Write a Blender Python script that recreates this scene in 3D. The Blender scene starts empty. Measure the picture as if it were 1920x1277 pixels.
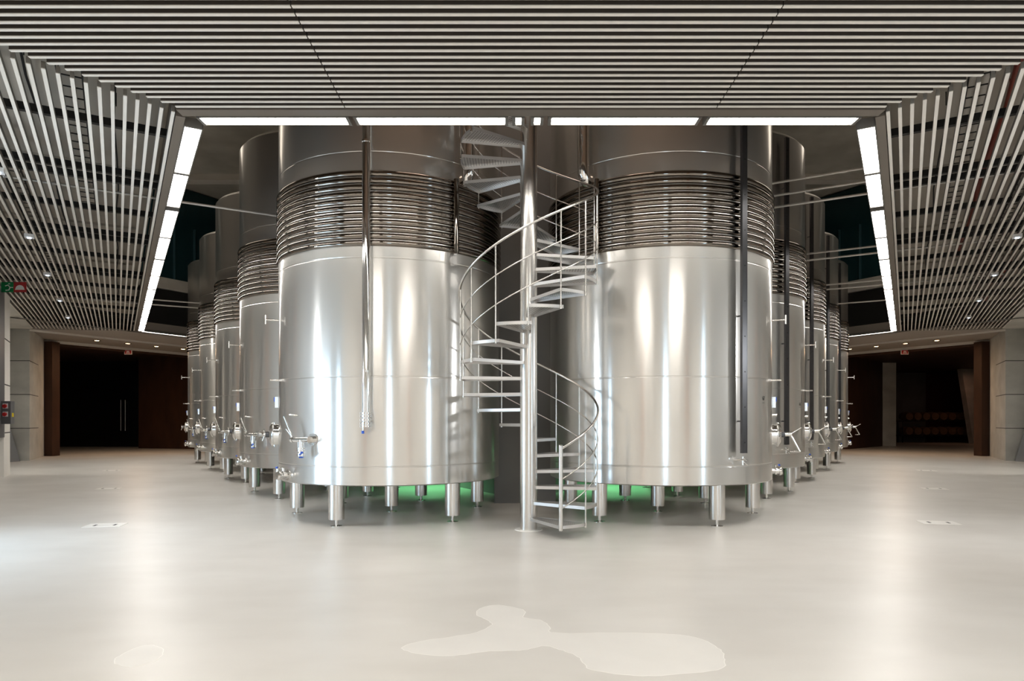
import bpy, math, random
from mathutils import Vector, Matrix
random.seed(7)
S = bpy.context.scene
COL = S.collection
R = math.radians

# ------------------------------------------------------------------ camera
cam_d = bpy.data.cameras.new('camera'); cam = bpy.data.objects.new('camera', cam_d); COL.objects.link(cam)
cam.location = (-0.21, 0, 1.5); cam.rotation_euler = (R(90), 0, 0)
cam_d.sensor_width = 36; cam_d.lens = 24.0; cam_d.shift_y = 0.0789
cam_d.clip_start = 0.05; cam_d.clip_end = 200
S.camera = cam
# ------------------------------------------------------------------ world, exposure
w = bpy.data.worlds.new('world'); S.world = w; w.use_nodes = True
w.node_tree.nodes['Background'].inputs[0].default_value = (0.6, 0.7, 0.8, 1)
w.node_tree.nodes['Background'].inputs[1].default_value = 0.02
S.view_settings.view_transform = 'Standard'; S.view_settings.look = 'None'
S.view_settings.gamma = 1; S.view_settings.exposure = 0.38
S.view_settings.use_curve_mapping = False
S.cycles.max_bounces = 10; S.cycles.glossy_bounces = 6; S.cycles.diffuse_bounces = 5
S.cycles.sample_clamp_indirect = 6
STRIP_E = 24.0; WIN_E = 5.5

# ------------------------------------------------------------------ materials
def mat(name, col, rough=0.5, metal=0.0, emit=None, es=0.0, noise=None, aniso=0.0, bump=0.0, coat=0.0, spec=None):
    m = bpy.data.materials.new(name); m.use_nodes = True
    nt = m.node_tree; b = nt.nodes['Principled BSDF']
    b.inputs['Base Color'].default_value = (*col, 1); b.inputs['Roughness'].default_value = rough
    b.inputs['Metallic'].default_value = metal
    if spec is not None: b.inputs['Specular IOR Level'].default_value = spec
    if coat: b.inputs['Coat Weight'].default_value = coat; b.inputs['Coat Roughness'].default_value = 0.12
    if emit: b.inputs['Emission Color'].default_value = (*emit, 1); b.inputs['Emission Strength'].default_value = es
    if noise:   # (scale xyz, amount, detail)
        sc, amt, det = noise
        tc = nt.nodes.new('ShaderNodeTexCoord'); mp = nt.nodes.new('ShaderNodeMapping'); nz = nt.nodes.new('ShaderNodeTexNoise')
        mp.inputs['Scale'].default_value = sc; nz.inputs['Scale'].default_value = 1; nz.inputs['Detail'].default_value = det
        nt.links.new(tc.outputs['Object'], mp.inputs[0]); nt.links.new(mp.outputs[0], nz.inputs[0])
        cr = nt.nodes.new('ShaderNodeValToRGB')
        cr.color_ramp.elements[0].position = 0.3; cr.color_ramp.elements[1].position = 0.7
        cr.color_ramp.elements[0].color = (*[c * (1 - amt) for c in col], 1)
        cr.color_ramp.elements[1].color = (*[min(1, c * (1 + amt)) for c in col], 1)
        nt.links.new(nz.outputs[0], cr.inputs[0]); nt.links.new(cr.outputs[0], b.inputs['Base Color'])
        if bump:
            bp = nt.nodes.new('ShaderNodeBump'); bp.inputs['Strength'].default_value = bump; bp.inputs['Distance'].default_value = 0.02
            nt.links.new(nz.outputs[0], bp.inputs['Height']); nt.links.new(bp.outputs[0], b.inputs['Normal'])
    if aniso:
        tg = nt.nodes.new('ShaderNodeTangent'); tg.direction_type = 'RADIAL'; tg.axis = 'Z'
        nt.links.new(tg.outputs[0], b.inputs['Tangent']); b.inputs['Anisotropic'].default_value = aniso; b.inputs['Anisotropic Rotation'].default_value = 0.25
    return m

M = {}
M['shell'] = mat('brushed_steel', (0.72, 0.695, 0.66), 0.17, 1.0, noise=((0.4, 0.4, 9), 0.04, 3), aniso=0.8)
def add_scatter(m, fac, rough):     # brushed steel: a sharp lobe and a broad one
    nt = m.node_tree; b = nt.nodes['Principled BSDF']; out = nt.nodes['Material Output']
    g = nt.nodes.new('ShaderNodeBsdfPrincipled'); g.inputs['Metallic'].default_value = 1; g.inputs['Roughness'].default_value = rough
    g.inputs['Base Color'].default_value = (0.74, 0.72, 0.685, 1)
    mx = nt.nodes.new('ShaderNodeMixShader'); mx.inputs[0].default_value = fac
    nt.links.new(b.outputs[0], mx.inputs[1]); nt.links.new(g.outputs[0], mx.inputs[2]); nt.links.new(mx.outputs[0], out.inputs[0])
add_scatter(M['shell'], 0.38, 0.5)
M['steel'] = mat('satin_steel', (0.70, 0.68, 0.65), 0.25, 1.0)
M['chrome'] = mat('polished_steel', (0.80, 0.79, 0.77), 0.10, 1.0)
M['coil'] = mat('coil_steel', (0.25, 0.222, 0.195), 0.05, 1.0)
M['tread'] = mat('tread_steel', (0.66, 0.64, 0.62), 0.42, 0.85)
M['darksteel'] = mat('dark_steel', (0.10, 0.10, 0.105), 0.35, 0.9)
M['slat'] = mat('slat_paint', (0.74, 0.70, 0.64), 0.45)
M['slat_side_shade'] = mat('slat_side_shade_front', (0.055, 0.045, 0.037), 0.5)  # shade between the front slats, painted into their side colour
M['slat_wing_shade'] = mat('slat_side_shade_wing', (0.19, 0.175, 0.155), 0.5)  # milder painted shade for the sides of the wing slats
M['rail'] = mat('black_rail', (0.012, 0.012, 0.012), 0.6)
M['fascia'] = mat('grey_fascia', (0.17, 0.145, 0.12), 0.45, 0.3)
M['lamp'] = mat('lamp_diffuser', (0.9, 0.9, 0.9), 0.5, emit=(1.0, 0.965, 0.91), es=STRIP_E)
M['housing'] = mat('lamp_housing', (0.16, 0.15, 0.135), 0.5, 0.2)
M['concrete'] = mat('concrete', (0.56, 0.545, 0.50), 0.75, noise=((0.9, 0.9, 1.3), 0.16, 8), bump=0.15)
M['coolconcrete'] = mat('cool_concrete', (0.50, 0.50, 0.49), 0.7, noise=((0.9, 0.9, 1.3), 0.12, 6))
M['slab'] = mat('slab_concrete', (0.52, 0.475, 0.41), 0.85, noise=((0.5, 0.5, 0.5), 0.12, 6))
M['darkconcrete'] = mat('dark_concrete', (0.17, 0.165, 0.155), 0.75, noise=((0.8, 0.8, 0.8), 0.15, 6))
M['joint'] = mat('joint', (0.07, 0.065, 0.06), 0.9)
M['corten'] = mat('rusted_steel', (0.055, 0.022, 0.011), 0.55, 0.15, noise=((1.5, 1.5, 0.6), 0.3, 6))
M['copper'] = mat('copper_panel', (0.75, 0.36, 0.19), 0.4, 0.3)
M['black'] = mat('black_glass', (0.006, 0.007, 0.008), 0.15)
M['plaster'] = mat('pale_plaster', (0.84, 0.81, 0.76), 0.7)
M['soffit'] = mat('soffit_paint', (0.36, 0.32, 0.28), 0.6)
M['blue'] = mat('blue_plastic', (0.02, 0.10, 0.55), 0.35)
M['white'] = mat('white_plastic', (0.8, 0.8, 0.8), 0.4)
M['red'] = mat('red_plastic', (0.5, 0.02, 0.02), 0.4)
M['redsign'] = mat('red_sign', (0.40, 0.02, 0.025), 0.45)
M['greensign'] = mat('green_sign', (0.0, 0.20, 0.06), 0.45)
M['yellow'] = mat('yellow_plastic', (0.8, 0.6, 0.02), 0.4)
M['grey'] = mat('grey_metal', (0.17, 0.17, 0.175), 0.45, 0.3)
M['greywall'] = mat('grey_slope', (0.20, 0.20, 0.205), 0.6)
M['teal'] = mat('teal_glass', (0.01, 0.045, 0.055), 0.12)
M['mullion'] = mat('blue_mullion', (0.06, 0.16, 0.20), 0.35, 0.4)
M['daylight'] = mat('daylight_pane', (0.5, 0.6, 0.7), 0.3, emit=(0.55, 0.78, 1.0), es=WIN_E)
M['warm'] = mat('warm_lamp', (0.9, 0.8, 0.6), 0.4, emit=(1.0, 0.66, 0.34), es=25)
M['led'] = mat('led_lens', (0.8, 0.85, 0.9), 0.3, emit=(0.65, 0.8, 1.0), es=4)
M['wood'] = mat('barrel_oak', (0.20, 0.11, 0.055), 0.6, noise=((2, 2, 9), 0.2, 4))
M['hoop'] = mat('hoop_steel', (0.2, 0.19, 0.18), 0.4, 0.8)
M['pipe_red'] = mat('red_pipe', (0.22, 0.03, 0.015), 0.5)
M['pipe'] = mat('galvanised_pipe', (0.55, 0.53, 0.5), 0.35, 0.7)
M['stain'] = mat('dried_spill', (0.75, 0.725, 0.685), 0.44, noise=((3, 3, 3), 0.02, 4))
M['stain_rim'] = mat('dried_spill_rim', (0.86, 0.835, 0.79), 0.35)

def floor_material():
    m = mat('resin_floor', (0.60, 0.56, 0.51), 0.22)
    nt = m.node_tree; b = nt.nodes['Principled BSDF']
    tc = nt.nodes.new('ShaderNodeTexCoord')
    def nz(scale, det, stretch=(1, 1, 1)):
        mp = nt.nodes.new('ShaderNodeMapping'); mp.inputs['Scale'].default_value = stretch
        n = nt.nodes.new('ShaderNodeTexNoise'); n.inputs['Scale'].default_value = scale; n.inputs['Detail'].default_value = det
        nt.links.new(tc.outputs['Object'], mp.inputs[0]); nt.links.new(mp.outputs[0], n.inputs[0]); return n
    a = nz(0.55, 3); c = nz(2.2, 3, (0.6, 1.4, 1)); g = nz(90, 2)
    cr = nt.nodes.new('ShaderNodeValToRGB'); e = cr.color_ramp.elements
    e[0].position = 0.25; e[0].color = (0.58, 0.55, 0.505, 1); e[1].position = 0.75; e[1].color = (0.745, 0.72, 0.68, 1)
    add = nt.nodes.new('ShaderNodeMath'); add.operation = 'MULTIPLY_ADD'; add.inputs[1].default_value = 0.25; 
    nt.links.new(c.outputs[0], add.inputs[0])
    sc = nt.nodes.new('ShaderNodeMath'); sc.operation = 'MULTIPLY'; sc.inputs[1].default_value = 0.75
    nt.links.new(a.outputs[0], sc.inputs[0]); nt.links.new(sc.outputs[0], add.inputs[2])
    nt.links.new(add.outputs[0], cr.inputs[0]); nt.links.new(cr.outputs[0], b.inputs['Base Color'])
    mr = nt.nodes.new('ShaderNodeMapRange'); mr.inputs[1].default_value = 0.3; mr.inputs[2].default_value = 0.7
    mr.inputs[3].default_value = 0.26; mr.inputs[4].default_value = 0.31
    b.inputs['Roughness'].default_value = 0.36; b.inputs['Specular IOR Level'].default_value = 0.42
    bp = nt.nodes.new('ShaderNodeBump'); bp.inputs['Strength'].default_value = 0.02; bp.inputs['Distance'].default_value = 0.01
    return m
M['floor'] = floor_material()

# ------------------------------------------------------------------ mesh builder
class MB:
    def __init__(s): s.v = []; s.f = []; s.mi = []; s.sm = []; s.cur = 0
    def _add(s, vs, fs, smooth=False):
        o = len(s.v); s.v += [tuple(v) for v in vs]
        for f in fs: s.f.append([i + o for i in f]); s.mi.append(s.cur); s.sm.append(smooth)
    def box(s, c, d, m=None):
        x, y, z = d[0] / 2, d[1] / 2, d[2] / 2; c = Vector(c); vs = []
        for i in (-1, 1):
            for j in (-1, 1):
                for k in (-1, 1):
                    p = Vector((i * x, j * y, k * z))
                    if m is not None: p = m @ p
                    vs.append(c + p)
        s._add(vs, [(0, 1, 3, 2), (4, 6, 7, 5), (0, 4, 5, 1), (2, 3, 7, 6), (0, 2, 6, 4), (1, 5, 7, 3)]); return s
    def prism(s, poly, z0, z1):            # polygon in xy, extruded
        n = len(poly); vs = [(p[0], p[1], z0) for p in poly] + [(p[0], p[1], z1) for p in poly]
        fs = [list(range(n))[::-1], list(range(n, 2 * n))] + [(i, (i + 1) % n, n + (i + 1) % n, n + i) for i in range(n)]
        s._add(vs, fs); return s
    def extr(s, poly, d):                  # 3-d polygon, extruded by vector d
        n = len(poly); d = Vector(d); vs = [Vector(p) for p in poly] + [Vector(p) + d for p in poly]
        fs = [list(range(n))[::-1], list(range(n, 2 * n))] + [(i, (i + 1) % n, n + (i + 1) % n, n + i) for i in range(n)]
        s._add(vs, fs); return s
    def tube(s, pts, r, n=10, caps=True, closed=False):
        pts = [Vector(p) for p in pts]; rs = r if isinstance(r, (list, tuple)) else [r] * len(pts)
        m = len(pts); vs = []; up = None
        for i, p in enumerate(pts):
            if closed: t = (pts[(i + 1) % m] - pts[i - 1])
            else: t = pts[min(i + 1, m - 1)] - pts[max(i - 1, 0)]
            t.normalize()
            if up is None:
                up = Vector((0, 0, 1)) if abs(t.z) < 0.9 else Vector((1, 0, 0))
            a = t.cross(up); 
            if a.length < 1e-6: a = t.orthogonal()
            a.normalize(); b = a.cross(t).normalized(); up = b
            for k in range(n):
                an = 2 * math.pi * k / n
                vs.append(p + (a * math.cos(an) + b * math.sin(an)) * rs[i])
        fs = []
        for i in range(m if closed else m - 1):
            j = (i + 1) % m
            for k in range(n):
                l = (k + 1) % n; fs.append((i * n + k, i * n + l, j * n + l, j * n + k))
        s._add(vs, fs, True)
        if caps and not closed:
            o = len(s.v) - len(vs)
            s._add([s.v[o + k] for k in range(n)], [list(range(n))[::-1]])
            s._add([s.v[o + (m - 1) * n + k] for k in range(n)], [list(range(n))])
        return s
    def lathe(s, prof, n=96, o=(0, 0, 0), ax=None, smooth=True, split=True):   # prof (r,z) ; each segment own verts when split
        o = Vector(o)
        if ax is None: X, Y, Z = Vector((1, 0, 0)), Vector((0, 1, 0)), Vector((0, 0, 1))
        else:
            Z = Vector(ax).normalized(); X = Z.orthogonal().normalized(); Y = Z.cross(X)
        def ring(r, z): return [o + Z * z + (X * math.cos(2 * math.pi * k / n) + Y * math.sin(2 * math.pi * k / n)) * r for k in range(n)]
        for i in range(len(prof) - 1):
            a, b = ring(*prof[i]), ring(*prof[i + 1])
            s._add(a + b, [(k, (k + 1) % n, n + (k + 1) % n, n + k) for k in range(n)], smooth)
        return s
    def build(s, name, m, parent=None):
        me = bpy.data.meshes.new(name); me.from_pydata(s.v, [], s.f)
        ms = m if isinstance(m, (list, tuple)) else [m]
        for q in ms: me.materials.append(q if not isinstance(q, str) else M[q])
        me.polygons.foreach_set('material_index', s.mi); me.polygons.foreach_set('use_smooth', s.sm); me.update()
        ob = bpy.data.objects.new(name, me); COL.objects.link(ob)
        if parent: ob.parent = parent
        return ob

def thing(name, label, cat, loc=(0, 0, 0), rz=0, group=None):
    o = bpy.data.objects.new(name, None); COL.objects.link(o); o.empty_display_size = 0.1
    o.location = loc; o.rotation_euler = (0, 0, rz); o['label'] = label; o['category'] = cat
    if group: o['group'] = group
    return o
def tag(o, label, cat, group=None):
    o['label'] = label; o['category'] = cat
    if group: o['group'] = group
    return o
def struct(mb, name, m, parent=None):
    o = mb.build(name, m, parent)
    if not parent: o['kind'] = 'structure'
    return o
def children(o): return [c for c in bpy.data.objects if c.parent == o]
def tree(o):
    return (o, [tree(c) for c in children(o)])
def dup(t, loc=None, rz=None, label=None, parent=None):
    o, ch = t
    c = o.copy(); COL.objects.link(c)
    if parent: c.parent = parent
    if loc is not None: c.location = loc
    if rz is not None: c.rotation_euler = (0, 0, rz)
    if label: c['label'] = label
    for k in ch: dup(k, parent=c)
    return c
def rot(a): return Matrix.Rotation(a, 3, 'Z')

C6, S6 = 0.5, 0.8660254
def W(sg, s, q, z=0.0):          # wing coordinates: s along the wing, q outward from the tanks
    return Vector((sg * (C6 * s + S6 * q), S6 * s - C6 * q, z))
def wrot(sg): return R(90) - sg * R(30)     # heading of the wing's axis
E = {-1: Vector((0.5, 0.8660254, 0)), 1: Vector((-0.5, 0.8660254, 0))}    # direction of the far end walls
ZC = 5.0
SIDE = {-1: 'left', 1: 'right'}

# ================================================================== structure
b = MB(); b.box((0, 22, -0.1), (80, 76, 0.2)); struct(b, 'floor', 'floor')

# slab above the slatted ceilings, with the opening for the tanks left out
for sg in (-1, 1):
    b = MB()
    pts = [W(sg, 8.6, -0.36), W(sg, 31, -0.36), W(sg, 33, 6), W(sg, 31, 9), W(sg, 2, 9)]
    b.prism([(p.x, p.y) for p in (pts if sg < 0 else pts[::-1])], 5.62, 5.9)
    for s in [9 + 3.85 * k for k in range(6)]:
        c = W(sg, s, 3.6, 5.6); b.box(c, (0.03, 7.6, 0.05), rot(wrot(sg)))
    struct(b, 'ceiling_slab_' + SIDE[sg], 'slab')
b = MB(); b.box((0, 0.3, 5.76), (17, 14.6, 0.28)); struct(b, 'ceiling_slab_front', 'slab')
# fascias of the opening (brown-grey metal trims)
b = MB(); b.box((0, 7.73, 5.3), (7.95, 0.16, 0.62)); struct(b, 'trim_1', 'fascia')
for sg in (-1, 1):
    b = MB(); b.box(W(sg, (8.75 + 30.3) / 2, -0.44, 5.3), (21.5, 0.10, 0.62), rot(wrot(sg))); struct(b, 'trim_%d' % (2 if sg < 0 else 3), 'fascia')

# far soffit, end wall, portals
A = {}; P0 = {}; B0 = {}
for sg in (-1, 1):
    a = Vector((sg * 18.55, 25.95, 0)); bb = Vector((sg * 14.78, 26.4, 0)); p0 = Vector((sg * 20.4, 29.45, 0)); e = E[sg]
    A[sg], B0[sg], P0[sg] = a, bb, p0
    m = MB()
    poly = [bb, bb + e * 9, a + e * 9, a]
    m.prism([(p.x, p.y) for p in (poly if sg < 0 else poly[::-1])], 5.0, 5.4)
    poly = [a, a + e * 9, p0 + e * 8, p0]
    m.prism([(p.x, p.y) for p in (poly if sg < 0 else poly[::-1])], 5.02, 5.4)
    struct(m, 'ceiling_soffit_' + SIDE[sg], 'soffit')
    m = MB(); n = Vector((e.y, -e.x, 0)) * (1 if sg < 0 else -1)
    m.extr([a + Vector((0, 0, 4.93)), a + e * 9 + Vector((0, 0, 4.93)), a + e * 9 + Vector((0, 0, 5.05)), a + Vector((0, 0, 5.05))], -n * 0.06 * 1)
    m.extr([p0 + Vector((0, 0, 4.90)), p0 + e * 8 + Vector((0, 0, 4.90)), p0 + e * 8 + Vector((0, 0, 5.05)), p0 + Vector((0, 0, 5.05))], n * 0.05)
    struct(m, 'trim_%d' % (4 if sg < 0 else 5), 'slat')
    # concrete end pier: face toward the hall and face toward the portal
    m = MB()
    far = Vector((sg * 27, 25.6, 0)); back = Vector((sg * 27, 30.5, 0))
    poly = [a, p0 + Vector((-sg * 0.02, 0, 0)), back, far]
    m.prism([(p.x, p.y) for p in (poly if sg > 0 else poly[::-1])], 0, 5.12)
    o = struct(m, 'wall_pier_' + SIDE[sg], 'concrete')
    j = MB()
    for z in (1.235, 2.52, 3.8):
        for (u, v) in ((a, far), (a, p0)):
            d = (v - u); L = d.length; d.normalize(); c = (u + v) / 2 + Vector((0, 0, z))
            j.box(c, (L, 0.02, 0.025), rot(math.atan2(d.y, d.x)))
    struct(j, 'panel_joint', 'joint', o)
    # portal posts and header of rusted steel
    m = MB(); ang = math.atan2(e.y, e.x)
    m.box(p0 + Vector((-sg * 0.20, 0.15, 2.47)), (0.44, 0.5, 4.94))
    m.extr([p0 + Vector((0, 0.1, 4.82)), p0 + e * 8 + Vector((0, 0.1, 4.82)), p0 + e * 8 + Vector((0, 0.1, 5.0)), p0 + Vector((0, 0.1, 5.0))], -n * 0.4)
    struct(m, 'trim_%d' % (6 if sg < 0 else 7), 'corten')
    # lobby ceiling behind the portal
    m = MB(); poly = [p0, p0 + e * 8, Vector((sg * 12, 52, 0)), Vector((sg * 38, 52, 0)), Vector((sg * 30, 29.8, 0))]
    m.prism([(p.x, p.y) for p in (poly if sg < 0 else poly[::-1])], 5.05, 5.3); struct(m, 'ceiling_lobby_' + SIDE[sg], 'corten')
# left lobby: black glazed doors, rusted steel panel
m = MB(); m.box((-24.5, 40.3, 2.52), (8.4, 0.1, 5.04)); struct(m, 'wall_lobby_left', 'black')
d1 = MB(); d1.box((-23.0, 40.18, 2.2), (2.3, 0.08, 4.4)); d1 = struct(d1, 'door_1', 'black')
for x in (-23.13, -22.87):
    h = MB(); h.tube([(x, 40.0, 0.95), (x, 40.0, 2.75)], 0.022, 8); h.tube([(x, 40.0, 1.1), (x, 40.14, 1.1)], 0.015, 6); h.tube([(x, 40.0, 2.6), (x, 40.14, 2.6)], 0.015, 6)
    h.build('door_handle', 'steel', d1)
m = MB(); m.extr([(-21.0, 38.0, 0), (-15.2, 36.2, 0), (-15.2, 36.2, 5.05), (-21.0, 38.0, 5.05)], (0.1, 2.2, 0)); struct(m, 'wall_panel_left', 'corten')
m = MB(); m.box((-28.5, 35, 2.52), (0.3, 12, 5.04)); struct(m, 'wall_side_left', 'corten')
m = MB(); m.box((-14.0, 38.6, 2.52), (2, 0.3, 5.04)); struct(m, 'wall_inner_left', 'corten')
# right lobby: rusted panel, concrete pier, barrel cellar
m = MB(); m.extr([(17.8, 36.6, 0), (22.2, 41.3, 0), (22.2, 41.3, 5.05), (17.8, 36.6, 5.05)], (-0.3, 0.3, 0)); struct(m, 'wall_panel_right', 'corten')
m = MB(); m.box((22.6, 41.6, 2.52), (0.8, 0.7, 5.04)); struct(m, 'wall_lobby_right', 'concrete')
m = MB(); m.box((28, 50.5, 2.52), (20, 0.3, 5.04)); struct(m, 'wall_back_right', mat('dark_red_wall', (0.07, 0.008, 0.006), 0.7))
m = MB(); m.extr([(30.9, 46.0, 0), (33.5, 46.0, 0), (33.5, 46.0, 5.04), (30.1, 46.0, 5.04)], (0, 0.5, 0)); struct(m, 'wall_slope_right', 'concrete')
m = MB(); m.box((34, 40, 2.52), (0.3, 20, 5.04)); struct(m, 'wall_side_right', 'corten')
m = MB(); m.box((16.2, 37.2, 2.52), (4, 0.3, 5.04)); struct(m, 'wall_inner_right', 'darkconcrete')

# outer walls of both wings, recess walls and leaning grey buttress
for sg in (-1, 1):
    n = SIDE[sg]
    m = MB()
    m.box(W(sg, (7.4 + 23.8) / 2, 3.16, 2.8), (16.4, 0.2, 5.6), rot(wrot(sg)))
    o = struct(m, 'wall_' + n, 'coolconcrete')
    j = MB()
    for z in (1.19, 2.49, 3.72): j.box(W(sg, 22, 3.055, z), (3.6, 0.012, 0.02), rot(wrot(sg))); j.box(W(sg, 23.805, 3.16, z), (0.012, 0.2, 0.02), rot(wrot(sg)))
    struct(j, 'panel_joint', 'joint', o)
    for s in (12.6, 16.4, 20.2):                       # leaning grey buttresses along the aisle wall
        m = MB(); m.extr([W(sg, s, 2.99, 0), W(sg, s + 0.45, 2.99, 0), W(sg, s - 0.85, 2.99, 4.95), W(sg, s - 1.3, 2.99, 4.95)], W(sg, 0, 0.07, 0)); struct(m, 'wall_rib_' + n, 'greywall')
    for s in (14.6, 18.4):
        m = MB(); m.extr([W(sg, s, 2.99, 0), W(sg, s + 0.22, 2.99, 0), W(sg, s + 0.22, 2.99, 4.95), W(sg, s, 2.99, 4.95)], W(sg, 0, 0.07, 0)); struct(m, 'wall_strip_' + n, 'copper')
    m = MB(); m.box(W(sg, 24.5, 8.5, 2.8), (10, 0.3, 5.6), rot(wrot(sg))); struct(m, 'wall_recess_' + n, 'concrete')
    m = MB(); m.prism([(p.x, p.y) for p in ((lambda L: L if sg < 0 else L[::-1])([W(sg, 7, 2.98), W(sg, 31.6, 2.98), W(sg, 34, 9), W(sg, 7, 9)]))], 5.0, 5.6)
    struct(m, 'ceiling_margin_' + n, 'concrete')
    m = MB(); x0 = sg * 18.65
    m.extr([(x0, 24.7, 0), (sg * 19.13, 24.7, 1.6), (sg * 19.97, 24.7, 4.4), (sg * 23, 24.7, 4.4), (sg * 23, 24.7, 0)], (0, 0.9, 0))
    struct(m, 'wall_buttress_' + n, 'greywall')
    m = MB(); m.box(W(sg, 23.2, 2.93, 2.5), (1.2, 0.24, 5.0), rot(wrot(sg))); o = struct(m, 'wall_pilaster_' + n, 'plaster')
    j = MB()
    for z in (1.19, 2.49, 3.72): j.box(W(sg, 23.2, 2.93, z), (1.206, 0.246, 0.03), rot(wrot(sg)))
    struct(j, 'panel_joint', 'joint', o)
    m = MB(); m.box(W(sg, 25.6, 3.6, 0.04), (3.4, 0.5, 0.08), rot(wrot(sg))); struct(m, 'baseboard_' + n, 'plaster')
# rear hall behind the camera
m = MB(); m.box((0, -9, 2.8), (17, 0.3, 5.6)); struct(m, 'wall_rear', 'plaster')
for sg in (-1, 1):
    m = MB(); m.box((sg * 8.3, -1.9, 2.8), (0.3, 14, 5.6)); struct(m, 'wall_rear_' + SIDE[sg], 'plaster')
    p = W(sg, 7.4, 3.16)
    m = MB(); m.box(((p.x + sg * 8.3) / 2, 5.0, 2.8), (abs(sg * 8.3 - p.x) + 0.3, 0.2, 5.6)); struct(m, 'wall_return_' + SIDE[sg], 'plaster')

# daylight windows (all outside the frame, seen only as reflections in the steel)
wn = 0
def window(c, wd, ht, rz, panes=2):
    global wn; wn += 1
    o = MB(); m3 = rot(rz)
    for i in range(panes + 1): o.box(Vector(c) + m3 @ Vector((-wd / 2 + wd * i / panes, 0, 0)), (0.06, 0.12, ht), m3)
    for k in (-1, 1): o.box(Vector(c) + Vector((0, 0, k * ht / 2)), (wd, 0.12, 0.06), m3)
    ob = struct(o, 'window_%d' % wn, 'grey')
    g = MB(); g.box(c, (wd - 0.02, 0.02, ht - 0.04), m3); g.build('window_pane', 'daylight', ob)
window((0.55, -8.78, 1.9), 1.3, 3.8, 0)
window(W(-1, 10.0, 3.02, 1.25), 1.9, 2.5, wrot(-1), 2)
window(W(-1, 8.0, 3.02, 1.25), 0.5, 2.5, wrot(-1), 1)
window((8.10, 1.0, 1.9), 1.0, 3.8, R(90), 1)

for x, wd, mt in ((-7.6, 0.7, 'copper'), (7.6, 0.7, 'copper'), (-5.2, 0.16, 'grey'), (-3.2, 0.16, 'grey'), (3.6, 0.16, 'grey'), (5.6, 0.16, 'grey')):  # grey bars added out of view, to reflect as dark lines in the steel
    m = MB(); m.box((x, -8.75, 2.5), (wd, 0.2, 5.0)); struct(m, 'trim_rear', mt)
# upper storey: end walls, side walls, roof
for sg in (-1, 1):
    e = E[sg]; bb = B0[sg]; n = SIDE[sg]; an = math.atan2(e.y, e.x); c = bb + e * 4
    nn = Vector((-e.y, e.x, 0)) * (1 if sg < 0 else -1)     # pointing away from the tanks
    m = MB(); m.box(c + nn * 0.3 + Vector((0, 0, 9.0)), (22, 0.2, 8), rot(an)); o = struct(m, 'wall_upper_' + n, 'darkconcrete')
    m = MB(); m.box(c + nn * 0.12 + Vector((0, 0, 7.05)), (22, 0.3, 0.45), rot(an)); m.build('wall_band', 'concrete', o)
    m = MB(); m.box(c + nn * 0.16 + Vector((0, 0, 9.2)), (22, 0.06, 3.9), rot(an)); g = m.build('glass_panel', 'teal', o)
    m = MB()
    for k in range(24): m.box(c + nn * 0.1 + e * (-10.6 + 0.92 * k) + Vector((0, 0, 8.4)), (0.05, 0.1, 2.3), rot(an))
    m.build('mullion', 'mullion', o)
    m = MB(); m.box(c + nn * 0.1 + Vector((0, 0, 5.9)), (22, 0.06, 1.8), rot(an)); m.build('dark_panel', 'darksteel', o)
    m = MB(); m.box(W(sg, 20, 5, 9.3), (32, 0.3, 7), rot(wrot(sg))); struct(m, 'wall_high_' + n, 'darkconcrete')
    # wall of the inner V behind the tanks
    m = MB(); m.box(W(sg, (12.5 + 34) / 2, -6.65, 6.4), (21.5, 0.2, 12.8), rot(wrot(sg))); struct(m, 'wall_inner_v_' + n, 'darkconcrete')
m = MB(); m.box((0, 22, 11.3), (60, 50, 0.2)); struct(m, 'ceiling_roof', 'concrete')
for sg in (-1, 1):
    m = MB(); m.box((sg * 17, 27, 11.08), (20, 0.5, 0.24)); struct(m, 'trim_beam_' + SIDE[sg], 'plaster')
m = MB(); m.box((0, 50, 5), (60, 0.3, 12)); struct(m, 'wall_far', 'darkconcrete')
m = MB(); m.box((0, 5.9, 9.4), (26, 0.3, 7.0)); struct(m, 'wall_high_front', mat('brown_upper_wall', (0.32, 0.25, 0.20), 0.7))
m = MB(); m.box((0.03, 12.85, 6.4), (1.12, 0.7, 12.8)); o = struct(m, 'wall_centre_pier', 'darkconcrete')

# ================================================================== slatted ceilings
PITCH = 0.1165
def slat_box(m, p, q, wd, h):      # box along p->q, underside at ZC
    d = (q - p); L = d.length
    if L < 0.05: return
    d.normalize(); an = rot(math.atan2(d.y, d.x))
    m.cur = 0; m.box((p + q) / 2 + Vector((0, 0, ZC + 0.004)), (L, wd, 0.008), an)      # pale underside strip
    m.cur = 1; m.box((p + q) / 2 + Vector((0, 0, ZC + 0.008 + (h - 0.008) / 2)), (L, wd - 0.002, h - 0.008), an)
    m.cur = 0
def front_panel(x0, x1, y0, y1, label):
    o = thing('slatted_ceiling_panel', label, 'ceiling panel', ((x0 + x1) / 2, (y0 + y1) / 2, 0), 0, 'suspended slatted ceiling panels')
    m = MB(); y = 7.60; off = Vector(o.location)
    while y > y0:
        if y <= y1 + 1e-6:
            lim = 3.92 + (7.64 - y) * 0.874
            a = max(x0, -min(lim, 7.9)); c = min(x1, min(lim, 7.9))
            if c > a: slat_box(m, Vector((a, y, 0)) - off, Vector((c, y, 0)) - off, 0.038, 0.10)
        y -= PITCH * 0.983
    m.build('slats', ['slat', 'slat_side_shade'], o)
    r = MB(); t = x0 + 0.5
    while t < x1 - 0.2:
        ya = y0 + 0.05; yb = min(y1, 7.64 - max(0, (abs(t) - 3.7)) / 0.874)
        if yb > ya: r.box(Vector((t, (ya + yb) / 2, ZC + 0.14)) - off, (0.05, yb - ya, 0.08))
        t += 1.3
    r.build('carrier_rail', 'rail', o)
XJ = 2.075
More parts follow.
